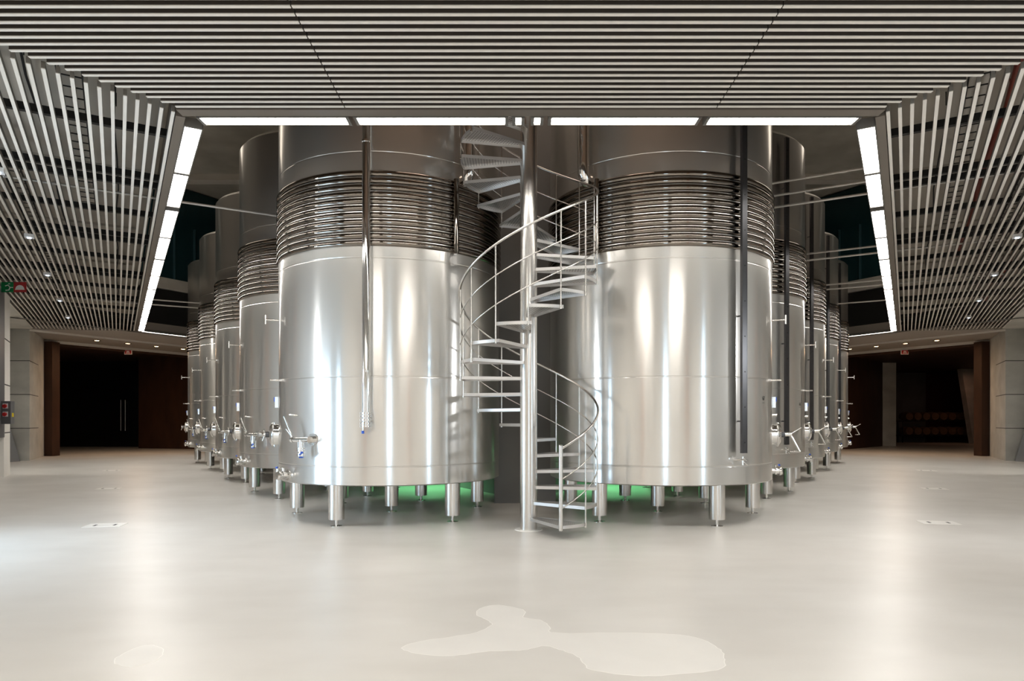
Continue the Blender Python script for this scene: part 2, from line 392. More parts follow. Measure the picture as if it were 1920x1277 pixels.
front_panel(-XJ + 0.006, XJ - 0.006, 2.2, 7.6, 'middle slatted ceiling panel with crosswise slats above the spiral staircase front')
front_panel(-9, -XJ - 0.006, 2.2, 7.6, 'crosswise slatted ceiling panel at the top left of the hall')
front_panel(XJ + 0.006, 9, 2.2, 7.6, 'crosswise slatted ceiling panel at the top right of the hall')
front_panel(-7.9, 7.9, -8.6, 2.15, 'slatted ceiling panel over the rear of the hall behind the viewpoint')
ords = ['nearest', 'second nearest', 'third nearest', 'fourth', 'fifth', 'farthest']
SJ = [4.0, 11.75, 15.6, 19.45, 23.3, 27.15, 40]
for sg in (-1, 1):
    for k in range(6):
        s0, s1 = SJ[k] + 0.006, SJ[k + 1] - 0.006
        c = W(sg, (max(s0, 8.2) + min(s1, 30.5)) / 2, 1.3)
        o = thing('slatted_ceiling_panel', '%s lengthwise slatted ceiling panel over the %s aisle, counted from the camera' % (ords[k], SIDE[sg]), 'ceiling panel', c, 0, 'suspended slatted ceiling panels')
        m = MB()
        for i in range(29):
            q = -0.36 + 0.1185 * i
            a = max(s0, 8.71 - 0.343 * (q + 0.36)); z = min(s1, 30.35 + 0.3 * (q + 0.4))
            if z > a: slat_box(m, W(sg, a, q) - c, W(sg, z, q) - c, 0.037, 0.075)
        m.build('slats', ['slat', 'slat_wing_shade'], o)
        rs = [9.74, 11.58] if k == 0 else [s0 + 0.22, (s0 + min(s1, 31)) / 2, min(s1, 31) - 0.22]
        for s in rs:
            r = MB(); r.box(W(sg, s, 1.28, ZC + 0.13) - c, (0.07, 3.35, 0.09), rot(wrot(sg))); r.build('carrier_rail', 'rail', o)

# ================================================================== strip lights around the opening
def strip(name_label, c, L, rz, wd=0.18):
    o = thing('strip_light', name_label, 'strip light', c, rz, 'strip lights edging the ceiling opening')
    h = MB(); 
    h.box((0, 0, 0.06), (L, wd + 0.03, 0.05)); h.box((0, wd / 2 + 0.007, 0.02), (L, 0.012, 0.08)); h.box((0, -wd / 2 - 0.007, 0.02), (L, 0.012, 0.08))
    for k in (-1, 1): h.box((k * (L / 2 - 0.018), 0, 0.005), (0.036, wd + 0.02, 0.06))
    h.build('housing', 'housing', o)
    d = MB(); d.box((0, 0, 0.012), (L - 0.075, wd, 0.03)); d.build('diffuser', 'lamp', o)
    return o
fl = [(-3.83, -2.085, 'leftmost strip light of the front row above the left tank'), (-2.03, -0.255, 'long strip light of the front row left of the stair column'),
      (-0.205, -0.065, 'short strip light just left of the stair column top'), (0.01, 0.155, 'short strip light just right of the stair column top'),
      (0.21, 1.965, 'long strip light of the front row right of the stair column'), (2.03, 3.80, 'rightmost strip light of the front row above the right tank')]
for a, c, l in fl: strip(l, ((a + c) / 2, 7.925, ZC), c - a, 0)
segs = [(8.98, 10.74), (10.76, 12.47), (12.66, 14.60), (14.62, 16.58), (16.64, 18.55), (18.57, 20.46), (20.52, 22.42), (22.44, 24.34), (24.42, 26.26), (26.28, 28.12), (28.22, 30.1)]
nth = ['first', 'second', 'third', 'fourth', 'fifth', 'sixth', 'seventh', 'eighth', 'ninth', 'tenth', 'eleventh']
for sg in (-1, 1):
    for i, (a, c) in enumerate(segs):
        strip('%s strip light from the front along the %s edge of the opening' % (nth[i], SIDE[sg]), W(sg, (a + c) / 2, -0.595, ZC), c - a, wrot(sg))
    e = E[sg]; 
    for i in range(3):
        c = B0[sg] + e * (1.15 + 2.0 * i) + Vector((-sg * 0.1, -0.12, ZC))
        strip('%s strip light of the far end row behind the %s tanks, from the aisle' % (nth[i], SIDE[sg]), c, 1.95, math.atan2(e.y, e.x), 0.14)

# ================================================================== tanks
TR = 1.78
def pol(th, r, z): a = R(th); return Vector((r * math.cos(a), r * math.sin(a), z))
def loc_frame(th, z, r=TR):
    a = R(th); o = pol(th, r, z); rad = Vector((math.cos(a), math.sin(a), 0)); tan = Vector((-math.sin(a), math.cos(a), 0))
    return lambda u, v, w_: o + rad * u + tan * v + Vector((0, 0, w_))
def build_tank(sg, label):
    mir = (lambda t: t) if sg < 0 else (lambda t: 180 - t)
    T = thing('steel_tank', label, 'tank', (0, 0, 0), 0, 'steel fermentation tanks in the %s row' % SIDE[sg])
    m = MB()
    pr = [(0.0, 0.68), (TR - 0.12, 0.60), (TR - 0.03, 0.585), (TR, 0.60)]
    for z in (0.86, 2.13, 3.80, 5.28):
        pr += [(TR, z - 0.012), (TR - 0.003, z - 0.004), (TR - 0.003, z + 0.004), (TR, z + 0.012)]
    pr += [(TR, 7.05), (TR - 0.06, 7.12), (0.35, 7.55), (0.35, 7.7), (0.0, 7.7)]
    m.lathe(pr, 128); m.build('shell', 'shell', T)
    # spiral cooling jacket: eleven half pipes
    ring = MB(); n = 144
    prof = [(TR - 0.002 + 0.038 * math.sin(R(180 * k / 8)), -0.043 * math.cos(R(180 * k / 8))) for k in range(9)]
    for i in range(8):
        pass
    vs = []; fs = []
    for (r, z) in prof: vs += [(r * math.cos(2 * math.pi * k / n), r * math.sin(2 * math.pi * k / n), z) for k in range(n)]
    for i in range(8): fs += [(i * n + k, i * n + (k + 1) % n, (i + 1) * n + (k + 1) % n, (i + 1) * n + k) for k in range(n)]
    ring._add(vs, fs, True)
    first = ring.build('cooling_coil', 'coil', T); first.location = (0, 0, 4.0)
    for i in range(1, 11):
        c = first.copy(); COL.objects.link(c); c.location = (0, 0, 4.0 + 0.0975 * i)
    # legs
    first = None
    for th, r in ((252, 1.66), (314, 1.60), (24, 1.52), (188, 1.52), (80, 1.60), (134, 1.60), (0, 0)):
        p = pol(mir(th), r, 0)
        l = MB(); l.lathe([(0, 0.10), (0.113, 0.10), (0.113, 0.62)], 32); l = l.build('leg', 'steel', T) if first is None else None
        if first is None:
            first = l; l.location = p
            f = MB(); f.lathe([(0.0, 0.0), (0.085, 0.0), (0.085, 0.008), (0.022, 0.02), (0.022, 0.11)], 20); f = f.build('levelling_foot', 'chrome', l)
        else:
            l = first.copy(); COL.objects.link(l); l.location = p
            g = f.copy(); COL.objects.link(g); g.parent = l
    # manhole door on the outer side
    F = loc_frame(mir(195), 1.29)
    ax = F(1, 0, 0) - F(0, 0, 0)
    m = MB(); m.lathe([(0.165, -0.03), (0.165, 0.07), (0.195, 0.07), (0.20, 0.085), (0.19, 0.10), (0.13, 0.135), (0.0, 0.155)], 40, F(0, 0, 0), ax)
    D = m.build('manhole_door', 'chrome', T)
    m = MB(); m.tube([F(0.14, 0, 0), F(0.20, 0, 0)], 0.045, 12); m.box(F(0.17, 0, 0), (0.03, 0.10, 0.03), rot(R(mir(195)))); m.build('door_hub', 'darksteel', D)
    m = MB()
    if sg > 0:
        m.tube([F(0.20, 0, 0.005), F(0.30, 0, 0.01)], 0.035, 12)
        m.tube([F(0.28, 0, 0.0), F(0.42, 0.0, -0.27)], 0.018, 8); m.tube([F(0.30, 0, 0.02), F(0.44, 0, 0.11)], 0.009, 8)
        m.tube([F(0.26, -0.05, -0.27), F(0.42, 0.02, -0.27)], 0.01, 8)
    else:
        m.tube([F(0.19, 0, 0), F(0.23, 0, 0)], 0.03, 10); m.tube([F(0.21, 0, 0), F(0.25, -0.03, -0.1)], 0.010, 8)
        m.tube([F(0.21, 0, 0), F(0.22, 0.06, 0.08)], 0.010, 8)
    m.build('door_handle', 'chrome', D)
    # racking valve (left row: facing the aisle; right row: low tap beneath the channel)
    if sg < 0:
        F = loc_frame(241.5, 1.24); m = MB()
        ax = F(1, 0, 0) - F(0, 0, 0)
        m.lathe([(0.0, 0.02), (0.085, 0.02), (0.085, 0.0)], 24, F(0, 0, 0), ax); m.tube([F(0, 0, 0), F(0.14, 0, 0)], 0.05, 14)
        m.tube([F(0.15, 0.06, 0), F(0.15, -0.23, -0.005)], 0.034, 14); m.tube([F(0.15, -0.235, 0), F(0.15, -0.27, 0)], 0.045, 12)
        V = m.build('racking_valve', 'chrome', T)
        m = MB(); m.tube([F(0.15, -0.08, 0), F(0.15, -0.08, -0.14)], 0.034, 14)
        for z in (-0.13, -0.165, -0.21, -0.235): m.lathe([(0, 0), (0.062, 0), (0.062, 0.016), (0, 0.016)], 20, F(0.15, -0.08, z))
        m.tube([F(0.15, -0.08, -0.14), F(0.15, -0.08, -0.235)], 0.045, 14); m.tube([F(0.15, -0.14, 0), F(0.15, -0.14, -0.16)], 0.007, 6)
        m.build('valve_outlet', 'chrome', V)
        m = MB(); m.tube([F(0.19, -0.08, -0.22), F(0.26, 0.04, -0.18)], 0.011, 8); m.box(F(0.26, 0.045, -0.178), (0.03, 0.03, 0.025)); m.box(F(0.15, -0.08, -0.25), (0.05, 0.05, 0.02)); m.build('valve_handle', 'blue', V)
        m = MB(); m.tube([F(0.15, -0.25, 0.02), F(0.17, -0.40, 0.33)], 0.012, 8); m.tube([F(0.15, -0.25, 0.02), F(0.17, -0.36, 0.15)], 0.007, 8); m.build('lever', 'chrome', V)
        F2 = loc_frame(231, 1.585); m = MB(); m.tube([F2(0, 0, 0), F2(0.05, 0, 0.0), F2(0.08, -0.10, 0.012)], 0.013, 8); m.build('thermometer_pocket', 'chrome', T)
    else:
        F = loc_frame(-63, 0.93); m = MB(); m.tube([F(0, 0, 0.02), F(0.10, 0, 0.02)], 0.018, 10); m.tube([F(0.10, 0, 0.07), F(0.10, 0, -0.05)], 0.017, 10)
        m.tube([F(0.11, -0.07, 0.03), F(0.11, 0.06, 0.02)], 0.011, 8); m.tube([F(0.11, 0, 0), F(0.14, 0.05, -0.05)], 0.008, 6); m.build('sample_tap', 'chrome', T)
        F = loc_frame(-12, 1.60); m = MB(); m.tube([F(0, 0, 0), F(0.09, 0, 0)], 0.028, 10); m.build('thermometer_pocket', 'chrome', T)
    # drain valve
    F = loc_frame(mir(222 if sg < 0 else 190), 0.70); ax = F(1, 0, 0) - F(0, 0, 0); m = MB()
    m.lathe([(0, 0), (0.08, 0), (0.08, 0.02), (0.045, 0.02), (0.045, 0.07), (0.062, 0.07), (0.062, 0.10), (0.045, 0.10), (0.045, 0.14), (0.07, 0.14), (0.07, 0.165), (0.055, 0.185), (0.0, 0.185)], 24, F(0, 0, 0), ax)
    m.tube([F(0.085, 0, 0.05), F(0.085, 0, 0.11)], 0.02, 10); V = m.build('drain_valve', 'chrome', T)
    m = MB(); m.tube([F(0.085, 0, 0.10), F(0.10, -0.17, 0.105)], 0.011, 8); m.build('valve_handle', 'chrome', V)
    m = MB(); m.tube([F(0.10, -0.16, 0.105), F(0.103, -0.20, 0.106)], 0.016, 8); m.build('handle_tip', 'blue', V)
    # seam pin, upper bracket, gauge
    F = loc_frame(mir(208), 2.13); m = MB(); m.tube([F(-0.01, 0, 0), F(0.15, 0, 0)], [0.02, 0.013], 8); m.tube([F(0.03, 0, 0), F(0.15, 0, 0)], 0.016, 8); m.build('sample_tap', 'chrome', T)
    F = loc_frame(mir(204), 3.07); m = MB(); m.tube([F(-0.01, 0, 0), F(0.20, 0, 0)], 0.014, 8); m.tube([F(0.20, 0, 0.07), F(0.20, 0, -0.07)], 0.018, 8); m.build('pipe_bracket', 'chrome', T)
    F = loc_frame(mir(197), 1.80); m = MB(); m.box(F(0.03, 0, 0), (0.05, 0.07, 0.17), rot(R(mir(197)))); G = m.build('gauge_box', 'steel', T)
    m = MB(); m.box(F(0.045, 0, 0.045), (0.05, 0.06, 0.07), rot(R(mir(197)))); m.build('gauge_cap', 'blue', G)
    # vertical pipes on the shell
    if sg < 0:
        F = loc_frame(-90.5, 0); m = MB(); m.tube([F(0.13, 0, 1.62), F(0.13, 0, 7.0), F(-0.3, 0, 7.3)], 0.055, 20)
        for z in (2.15, 4.6, 6.4): m.tube([F(0, 0, z), F(0.10, 0, z)], 0.012, 8)
        for z in (2.18, 5.36): m.tube([F(0.13, 0, z), F(0.13, 0, z + 0.02)], 0.063, 20)
        V = m.build('filling_pipe', 'chrome', T)
        m = MB()
        for z in (1.42, 1.46, 1.51, 1.56, 1.60): m.tube([F(0.13, 0, z), F(0.13, 0, z + 0.022)], 0.085, 20)
        m.tube([F(0.13, 0, 1.42), F(0.13, 0, 1.64)], 0.055, 16); m.tube([F(0.19, -0.02, 1.50), F(0.20, -0.03, 1.36)], 0.012, 8); m.build('end_valve', 'chrome', V)
        m = MB(); m.tube([F(0.20, -0.03, 1.37), F(0.20, -0.03, 1.33)], 0.02, 8); m.build('handle_tip', 'blue', V)
    else:
        F = loc_frame(-63, 0); m3 = rot(R(-63)); m = MB()
        m.box(F(0.13, 0, 4.0), (0.012, 0.085, 5.9), m3); m.box(F(0.115, 0.042, 4.0), (0.045, 0.01, 5.9), m3); m.box(F(0.115, -0.042, 4.0), (0.045, 0.01, 5.9), m3)
        for z in (1.5, 3.0, 4.5, 6): m.tube([F(0, 0, z), F(0.12, 0, z)], 0.012, 8)
        C = m.build('cable_channel', 'darksteel', T)
        m = MB()
        for z in [1.2 + 0.5 * k for k in range(12)]: m.tube([F(0.136, 0, z), F(0.139, 0, z)], 0.010, 8)
        m.build('bolts', 'rail', C)
    th = mir(-44); F = loc_frame(th, 0); m = MB(); m.tube([F(-0.05, 0, 5.02), F(0.06, 0, 5.04), F(0.12, 0, 5.13), F(0.13, 0, 5.3), F(0.13, 0, 7.0), F(-0.2, 0, 7.25)], 0.085, 20); m.build('overflow_pipe', 'chrome', T)
    th = mir(-50); F = loc_frame(th, 0); m = MB(); m.tube([F(0.07, 0, 3.93), F(0.07, 0, 5.02)], 0.04, 14); m.build('coil_header', 'coil', T)
    return T
rows = {}
posn = ['Front', 'Second', 'Third', 'Fourth', 'Fifth']
for sg in (-1, 1):
    n = SIDE[sg]
    T = build_tank(sg, 'Front %s tall steel tank right beside the spiral staircase, with coiled pipe bands' % n)
    tr = tree(T)
    for i in range(5):
        c = W(sg, 10.93 + 4.0 * i, -3.76)
        lab = '%s tank from the front in the %s row of tall steel tanks' % (posn[i], n)
        if i == 4: lab = 'Farthest visible tank of the %s row of tall steel tanks, fifth from the front' % n
        o = T if i == 0 else dup(tr, c, None, lab)
        o.location = c; rows[(sg, i)] = o

# stencilled number on the right front tank
def text_mesh(txt, size, name, m, parent=None, ext=0.001):
    cu = bpy.data.curves.new(name, 'FONT'); cu.body = txt; cu.size = size; cu.align_x = 'CENTER'; cu.align_y = 'CENTER'; cu.extrude = ext
    t = bpy.data.objects.new(name, cu); COL.objects.link(t); dg = bpy.context.evaluated_depsgraph_get(); dg.update()
    me = bpy.data.meshes.new_from_object(t.evaluated_get(dg)); bpy.data.objects.remove(t)
    o = bpy.data.objects.new(name, me); COL.objects.link(o); me.materials.clear(); me.materials.append(M[m])
    if parent: o.parent = parent
    return o
for i, tx in ((0, '67'), (1, '66')):
    t = text_mesh(tx, 0.085, 'tank_number', 'rail', rows[(1, i)]); t.location = pol(-42, TR + 0.003, 1.84); t.rotation_euler = (R(90), 0, R(-42 + 90))
    k = MB(); k.box(pol(-42, TR + 0.001, 1.775), (0.003, 0.07, 0.008), rot(R(-42))); k.build('number_underline', 'darksteel', rows[(1, i)])

# ================================================================== pipes from the tanks over the ceiling
def wing_pipe(sg, s, z, q0, q1, label, r=0.021):
    m = MB(); c = W(sg, s, (q0 + q1) / 2, z); m.tube([W(sg, s, q0, z) - c, W(sg, s, q1, z) - c], r, 10)
    m.tube([W(sg, s, q0 + 0.0, z) - c, W(sg, s, q0 + 0.03, z) - c], r * 1.6, 10); m.tube([W(sg, s, q1 - 0.03, z) - c, W(sg, s, q1, z) - c], r * 1.6, 10)
    o = m.build('horizontal_pipe', 'pipe'); o.location = c; tag(o, label, 'pipe', 'steel pipes running from the tanks over the %s aisle' % SIDE[sg]); return o
wing_pipe(-1, 12.93, 5.22, -5.5, 1.7, 'thin steel pipe crossing above the left aisle beside the front left tank')
wing_pipe(-1, 24.93, 5.42, -5.5, 1.5, 'upper of the two far thin pipes over the left strip lights')
wing_pipe(-1, 24.93, 5.26, -5.5, 1.5, 'lower of the two far thin pipes over the left strip lights')
wing_pipe(1, 12.93, 5.80, -5.5, -0.5, 'topmost of the three thin pipes beside the front right tank')
wing_pipe(1, 12.93, 5.57, -5.5, 1.8, 'middle of the three thin pipes beside the front right tank')
wing_pipe(1, 12.93, 5.36, -5.5, 1.8, 'lowest of the three thin pipes beside the front right tank')
wing_pipe(1, 16.93, 5.36, -5.5, 2.2, 'upper of two thin pipes behind the second right tank')
wing_pipe(1, 16.93, 5.21, -5.5, 2.2, 'lower of two thin pipes behind the second right tank')
wing_pipe(1, 20.93, 5.33, -5.5, 2.0, 'upper of two thin pipes behind the third right tank')
wing_pipe(1, 20.93, 5.20, -5.5, 2.0, 'lower of two thin pipes behind the third right tank')
wing_pipe(1, 24.93, 5.40, -5.5, 1.0, 'thin pipe behind the fourth right tank')
# services above the slats
def run(sg, q, s0, s1, z, r, mt, name, label, cat):
    m = MB(); c = W(sg, (s0 + s1) / 2, q, z); pts = []
    k = 0
    while True:
        s = s0 + k * 1.5
        if s > s1: break
        pts.append(W(sg, s, q + 0.03 * math.sin(k * 1.7), z) - c); k += 1
    m.tube(pts, r, 8)
    for s in (s0 + 1, (s0 + s1) / 2, s1 - 1): p = W(sg, s, q, z) - c; m.tube([p, p + Vector((0, 0, 5.62 - z))], 0.006, 6)
    o = m.build(name, mt); o.location = c; tag(o, label, cat)
run(1, 2.0, 9, 28, 5.42, 0.05, 'pipe_red', 'sprinkler_pipe', 'dark red pipe running above the right slatted ceiling', 'pipe')
run(1, 0.9, 9, 20, 5.50, 0.04, 'pipe_red', 'sprinkler_pipe', 'thinner dark red pipe nearer the tanks above the right slatted ceiling', 'pipe')
run(1, 0.25, 9, 29, 5.45, 0.012, 'rail', 'cable', 'black cable above the slats nearest the right strip lights', 'cable')
run(-1, 0.2, 9, 29, 5.45, 0.012, 'rail', 'cable', 'black cable above the slats nearest the left strip lights', 'cable')
run(-1, 1.05, 8, 26, 5.40, 0.014, 'rail', 'cable', 'black cable above the middle of the left slatted ceiling', 'cable')
run(-1, 2.2, 9, 26, 5.45, 0.025, 'pipe', 'conduit', 'grey conduit above the outer side of the left slatted ceiling', 'conduit')
def tray(sg, q, s0, s1, label):
    m = MB(); c = W(sg, (s0 + s1) / 2, q, 5.38)
    for d in (-0.12, 0.12): m.box(W(sg, (s0 + s1) / 2, q + d, 5.38) - c, (s1 - s0, 0.012, 0.05), rot(wrot(sg)))
    s = s0 + 0.1
    while s < s1: m.box(W(sg, s, q, 5.37) - c, (0.015, 0.24, 0.012), rot(wrot(sg))); s += 0.3
    for s in (s0 + 0.6, (s0 + s1) / 2, s1 - 0.6):
        for d in (-0.12, 0.12): m.box(W(sg, s, q + d, 5.50) - c, (0.008, 0.008, 0.24), rot(wrot(sg)))
    o = m.build('cable_tray', 'rail'); o.location = c; tag(o, label, 'cable tray')
tray(-1, 0.65, 8.8, 14.5, 'black wire cable tray above the left slats near the camera')
tray(-1, 1.6, 13, 24, 'black wire cable tray farther down the left slatted ceiling')
tray(1, 0.55, 9, 16, 'black wire cable tray above the right slats near the camera')
tray(1, 1.5, 10, 24, 'black wire cable tray beside the red pipe above the right slats')

# small emergency lights on the slats
for sg in (-1, 1):
    for k, Y in enumerate((9.45, 12.8, 16.1, 19.5, 22.7)):
        x = (1.62 + 0.5 * Y) / S6 if True else 0
        o = thing('emergency_light', '%s small white emergency light from the front under the %s slats' % (nth[k], SIDE[sg]), 'light', (sg * x, Y, ZC), wrot(sg), 'small emergency lights under the slatted ceiling')
        m = MB(); m.box((0, 0, -0.03), (0.16, 0.15, 0.06)); m.build('light_housing', 'white', o)
        m = MB(); m.box((-0.02, 0.0, -0.065), (0.08, 0.06, 0.014)); m.build('lens', 'led', o)
# warm downlights in the far soffit
for sg in (-1, 1):
    e = E[sg]
    for k in range(6):
        c = Vector((sg * 18.25, 29.67, 5.0)) + e * (1.36 * k)
        o = thing('downlight', '%s warm round downlight in the soffit before the %s doorway, from the outer wall' % (nth[k], SIDE[sg]), 'light', c, 0, 'warm downlights in the far soffits')
        m = MB(); m.lathe([(0.16, 0.02), (0.16, 0.0), (0.12, 0.0), (0.10, 0.015)], 20); m.build('trim_ring', 'steel', o)
        m = MB(); m.lathe([(0.0, 0.012), (0.10, 0.012)], 20); m.build('bulb', 'warm', o)

# ================================================================== spiral staircase
ST = thing('spiral_staircase', 'stainless steel spiral staircase with perforated treads between the two front tanks', 'staircase', (0.02, 9.45, 0))
m = MB(); m.lathe([(0.118, 0.0), (0.118, 9.0), (0.0, 9.0)], 48); m.build('centre_column', 'steel', ST)
m = MB(); m.lathe([(0.118, 0.012), (0.19, 0.010), (0.195, 0.0)], 40); m.build('base_plate', 'stain_rim', ST)
RISE = 0.2144; STEP = 360 / 14; RO = 0.935; NT = 36
def perf_material():
    m = mat('perforated_tread', (0.62, 0.60, 0.58), 0.4, 0.85)
    nt = m.node_tree; bs = nt.nodes['Principled BSDF']; tc = nt.nodes.new('ShaderNodeTexCoord')
    vo = nt.nodes.new('ShaderNodeTexVoronoi'); vo.inputs['Scale'].default_value = 26; vo.inputs['Randomness'].default_value = 0
    nt.links.new(tc.outputs['Object'], vo.inputs[0])
    cr = nt.nodes.new('ShaderNodeValToRGB'); e = cr.color_ramp.elements; e[0].position = 0.25; e[0].color = (0.16, 0.15, 0.145, 1); e[1].position = 0.33; e[1].color = (0.62, 0.60, 0.58, 1)
    nt.links.new(vo.outputs['Distance'], cr.inputs[0]); nt.links.new(cr.outputs[0], bs.inputs['Base Color'])
    bp = nt.nodes.new('ShaderNodeBump'); bp.inputs['Strength'].default_value = 0.6; bp.inputs['Distance'].default_value = 0.004; nt.links.new(vo.outputs['Distance'], bp.inputs['Height']); nt.links.new(bp.outputs[0], bs.inputs['Normal'])
    return m
M['perf'] = perf_material()
def tread_mesh():
    m = MB(); ha = 14.2
    arc = [pol(t, RO, 0) for t in [-ha + 2 * ha * k / 8 for k in range(9)]]
    inner = [Vector((0.09, 0.055, 0)), Vector((0.09, -0.055, 0))]
    poly = [inner[1]] + arc + [inner[0]]
    m.cur = 1; m.prism([(p.x, p.y) for p in poly], 0.004, 0.010)
    m.cur = 0
    loop = poly + [poly[0]]
    for a, c in zip(loop[:-1], loop[1:]):       # down-turned flange round the edge
        d = c - a; L = d.length
        if L < 1e-4: continue
        m.box((a + c) / 2 + Vector((0, 0, -0.010)), (L, 0.006, 0.042), rot(math.atan2(d.y, d.x)))
    return m
tm = tread_mesh(); T0 = tm.build('tread', ['tread', 'perf'], ST); azs = []
for k in range(NT):
    az = 308 + STEP * k; z = 0.17 + RISE * k; azs.append((az, z))
    t = T0 if k == 0 else T0.copy()
    if k: COL.objects.link(t)
    t.location = (0, 0, z); t.rotation_euler = (0, 0, R(az))
def railz(az, h): return 0.155 + h + (az - 294) / STEP * RISE
def helix(h, a0, a1, r, rr, name, mt):
    m = MB(); pts = []; a = a0
    while a <= a1: pts.append(pol(a, r, railz(a, h))); a += 4
    m.tube(pts, rr, 10); return m.build(name, mt, ST)
A1 = 294 + STEP * (NT - 1)
helix(1.0, 294, A1, 0.955, 0.0165, 'handrail', 'steel')
helix(0.61, 294, A1, 0.950, 0.0085, 'middle_rail', 'steel'); helix(0.24, 294, A1, 0.950, 0.0085, 'middle_rail', 'steel')
m = MB(); m.tube([pol(294, 0.945, 0.12), pol(294, 0.945, 1.19)], 0.026, 14); m.lathe([(0.028, 0), (0.022, 0.012), (0, 0.016)], 14, pol(294, 0.945, 1.19)); m.build('newel_post', 'steel', ST)
bal = MB(); bal.tube([(0, 0, -0.24), (0, 0, 1.0)], 0.010, 8); bal.tube([(0, 0, -0.245), (0, 0, -0.225)], 0.016, 8); B = None
for k in range(1, NT):
    a = 294 + STEP * k; p = pol(a, 0.948, railz(a, 0))
    if B is None: B = bal.build('baluster', 'steel', ST); o = B
    else: o = B.copy(); COL.objects.link(o)
    o.location = p

# ================================================================== signs, boxes, floor boxes
# green exit and red alarm signs hanging at the left edge
o = thing('hanging_sign', 'green and red safety sign at the left edge under the slatted ceiling', 'sign', (-12.75, 17.0, 4.84))
m = MB(); m.box((-0.02, 0, 0), (0.31, 0.015, 0.25)); m.build('green_plate', 'greensign', o)
m = MB(); m.box((0.29, 0, 0), (0.31, 0.015, 0.25)); m.build('red_plate', 'redsign', o)
m = MB(); m.extr([(0.29 + 0.11 * math.cos(R(t)), -0.010, -0.05 + 0.10 * math.sin(R(t))) for t in range(0, 181, 15)], (0, 0.004, 0)); m.box((0.29, -0.009, -0.06), (0.24, 0.004, 0.015)); m.build('dome_symbol', 'white', o)
m = MB(); m.tube([(0.00, -0.01, 0.05), (0.05, -0.01, -0.01), (0.12, -0.01, -0.01)], 0.012, 6); m.tube([(0.05, -0.01, -0.01), (0.02, -0.01, -0.07), (-0.06, -0.01, -0.08)], 0.013, 6); m.tube([(0.0, -0.01, 0.05), (-0.07, -0.01, 0.03)], 0.011, 6); m.tube([(0.03, -0.01, 0.075), (0.03, -0.008, 0.08)], 0.022, 8); m.build('running_figure', 'white', o)
m = MB()
for x in (-0.1, 0.35): m.tube([(x, 0, 0.12), (x, 0, 0.17)], 0.005, 6)
m.build('hanger', 'steel', o)
for sg, px in ((-1, 'left'), (1, 'right')):
    x = -20.4 + 2.5 if sg < 0 else 20.4 - 2.6
    c = P0[sg] + E[sg] * 3.75 + Vector((0, -0.12, 4.80))
    o = thing('exit_sign', 'small red sign under the header of the %s far doorway' % px, 'sign', c, 0)
    m = MB(); m.box((0, 0, 0), (0.36, 0.03, 0.22)); m.build('sign_frame', 'white', o)
    m = MB(); m.box((0, -0.018, 0), (0.31, 0.008, 0.17)); m.build('sign_face', 'redsign', o)
    m = MB(); m.extr([(0.08 * math.cos(R(t)), -0.026, -0.01 + 0.06 * math.sin(R(t))) for t in range(0, 181, 20)], (0, 0.004, 0)); m.box((0, -0.025, -0.045), (0.2, 0.004, 0.02)); m.build('sign_symbol', 'white', o)

o = thing('socket_box', 'dark grey socket box with red sockets on the left wall edge', 'socket box', (-13.30, 17.67, 1.725))
m = MB(); m.box((0, 0, 0), (0.33, 0.14, 0.59)); m.build('box_body', 'grey', o)
for z in (0.17, -0.04):
    m = MB(); m.box((0.03, -0.074, z), (0.13, 0.01, 0.13)); m.build('socket_plate', 'white', o)
    m = MB(); m.tube([(0.03, -0.078, z), (0.03, -0.12, z - 0.01)], 0.05, 14); m.build('red_socket', 'red', o)
m = MB(); m.box((0.168, 0.0, -0.06), (0.008, 0.06, 0.10)); m.build('yellow_tag', 'yellow', o)
m = MB(); m.box((0, 0, 0), (1.6, 0.26, 3.85)); o = m.build('wall_duct', 'grey'); o.location = W(-1, 21.78, 2.92, 3.0); o.rotation_euler = (0, 0, wrot(-1)); tag(o, 'tall dark grey metal duct at the far left edge above the socket box', 'duct')

for sg in (-1, 1):
    for k, (x, y) in enumerate(((6.08 if sg < 0 else 6.1, 9.85 if sg < 0 else 10.1), (9.18, 15.2), (12.4, 20.8))):
        o = thing('floor_box', '%s recessed pale floor box from the camera in the %s aisle' % (['nearest', 'middle', 'farthest'][k], SIDE[sg]), 'floor box', (sg * x, y, 0), sg * R(-12) + (0 if sg > 0 else 0), 'recessed floor boxes in the aisles')
        m = MB()
        for d in (-1, 1): m.box((0, d * 0.16, 0.002), (0.50, 0.02, 0.004)); m.box((d * 0.24, 0, 0.002), (0.02, 0.32, 0.004))
        m.box((0, 0, 0.001), (0.46, 0.30, 0.003)); m.build('lid', 'stain_rim', o)
        m = MB()
        for d in (-1, 1): m.box((d * 0.13, 0, 0.003), (0.03, 0.12, 0.003))
        m.build('lid_slot', 'rail', o)

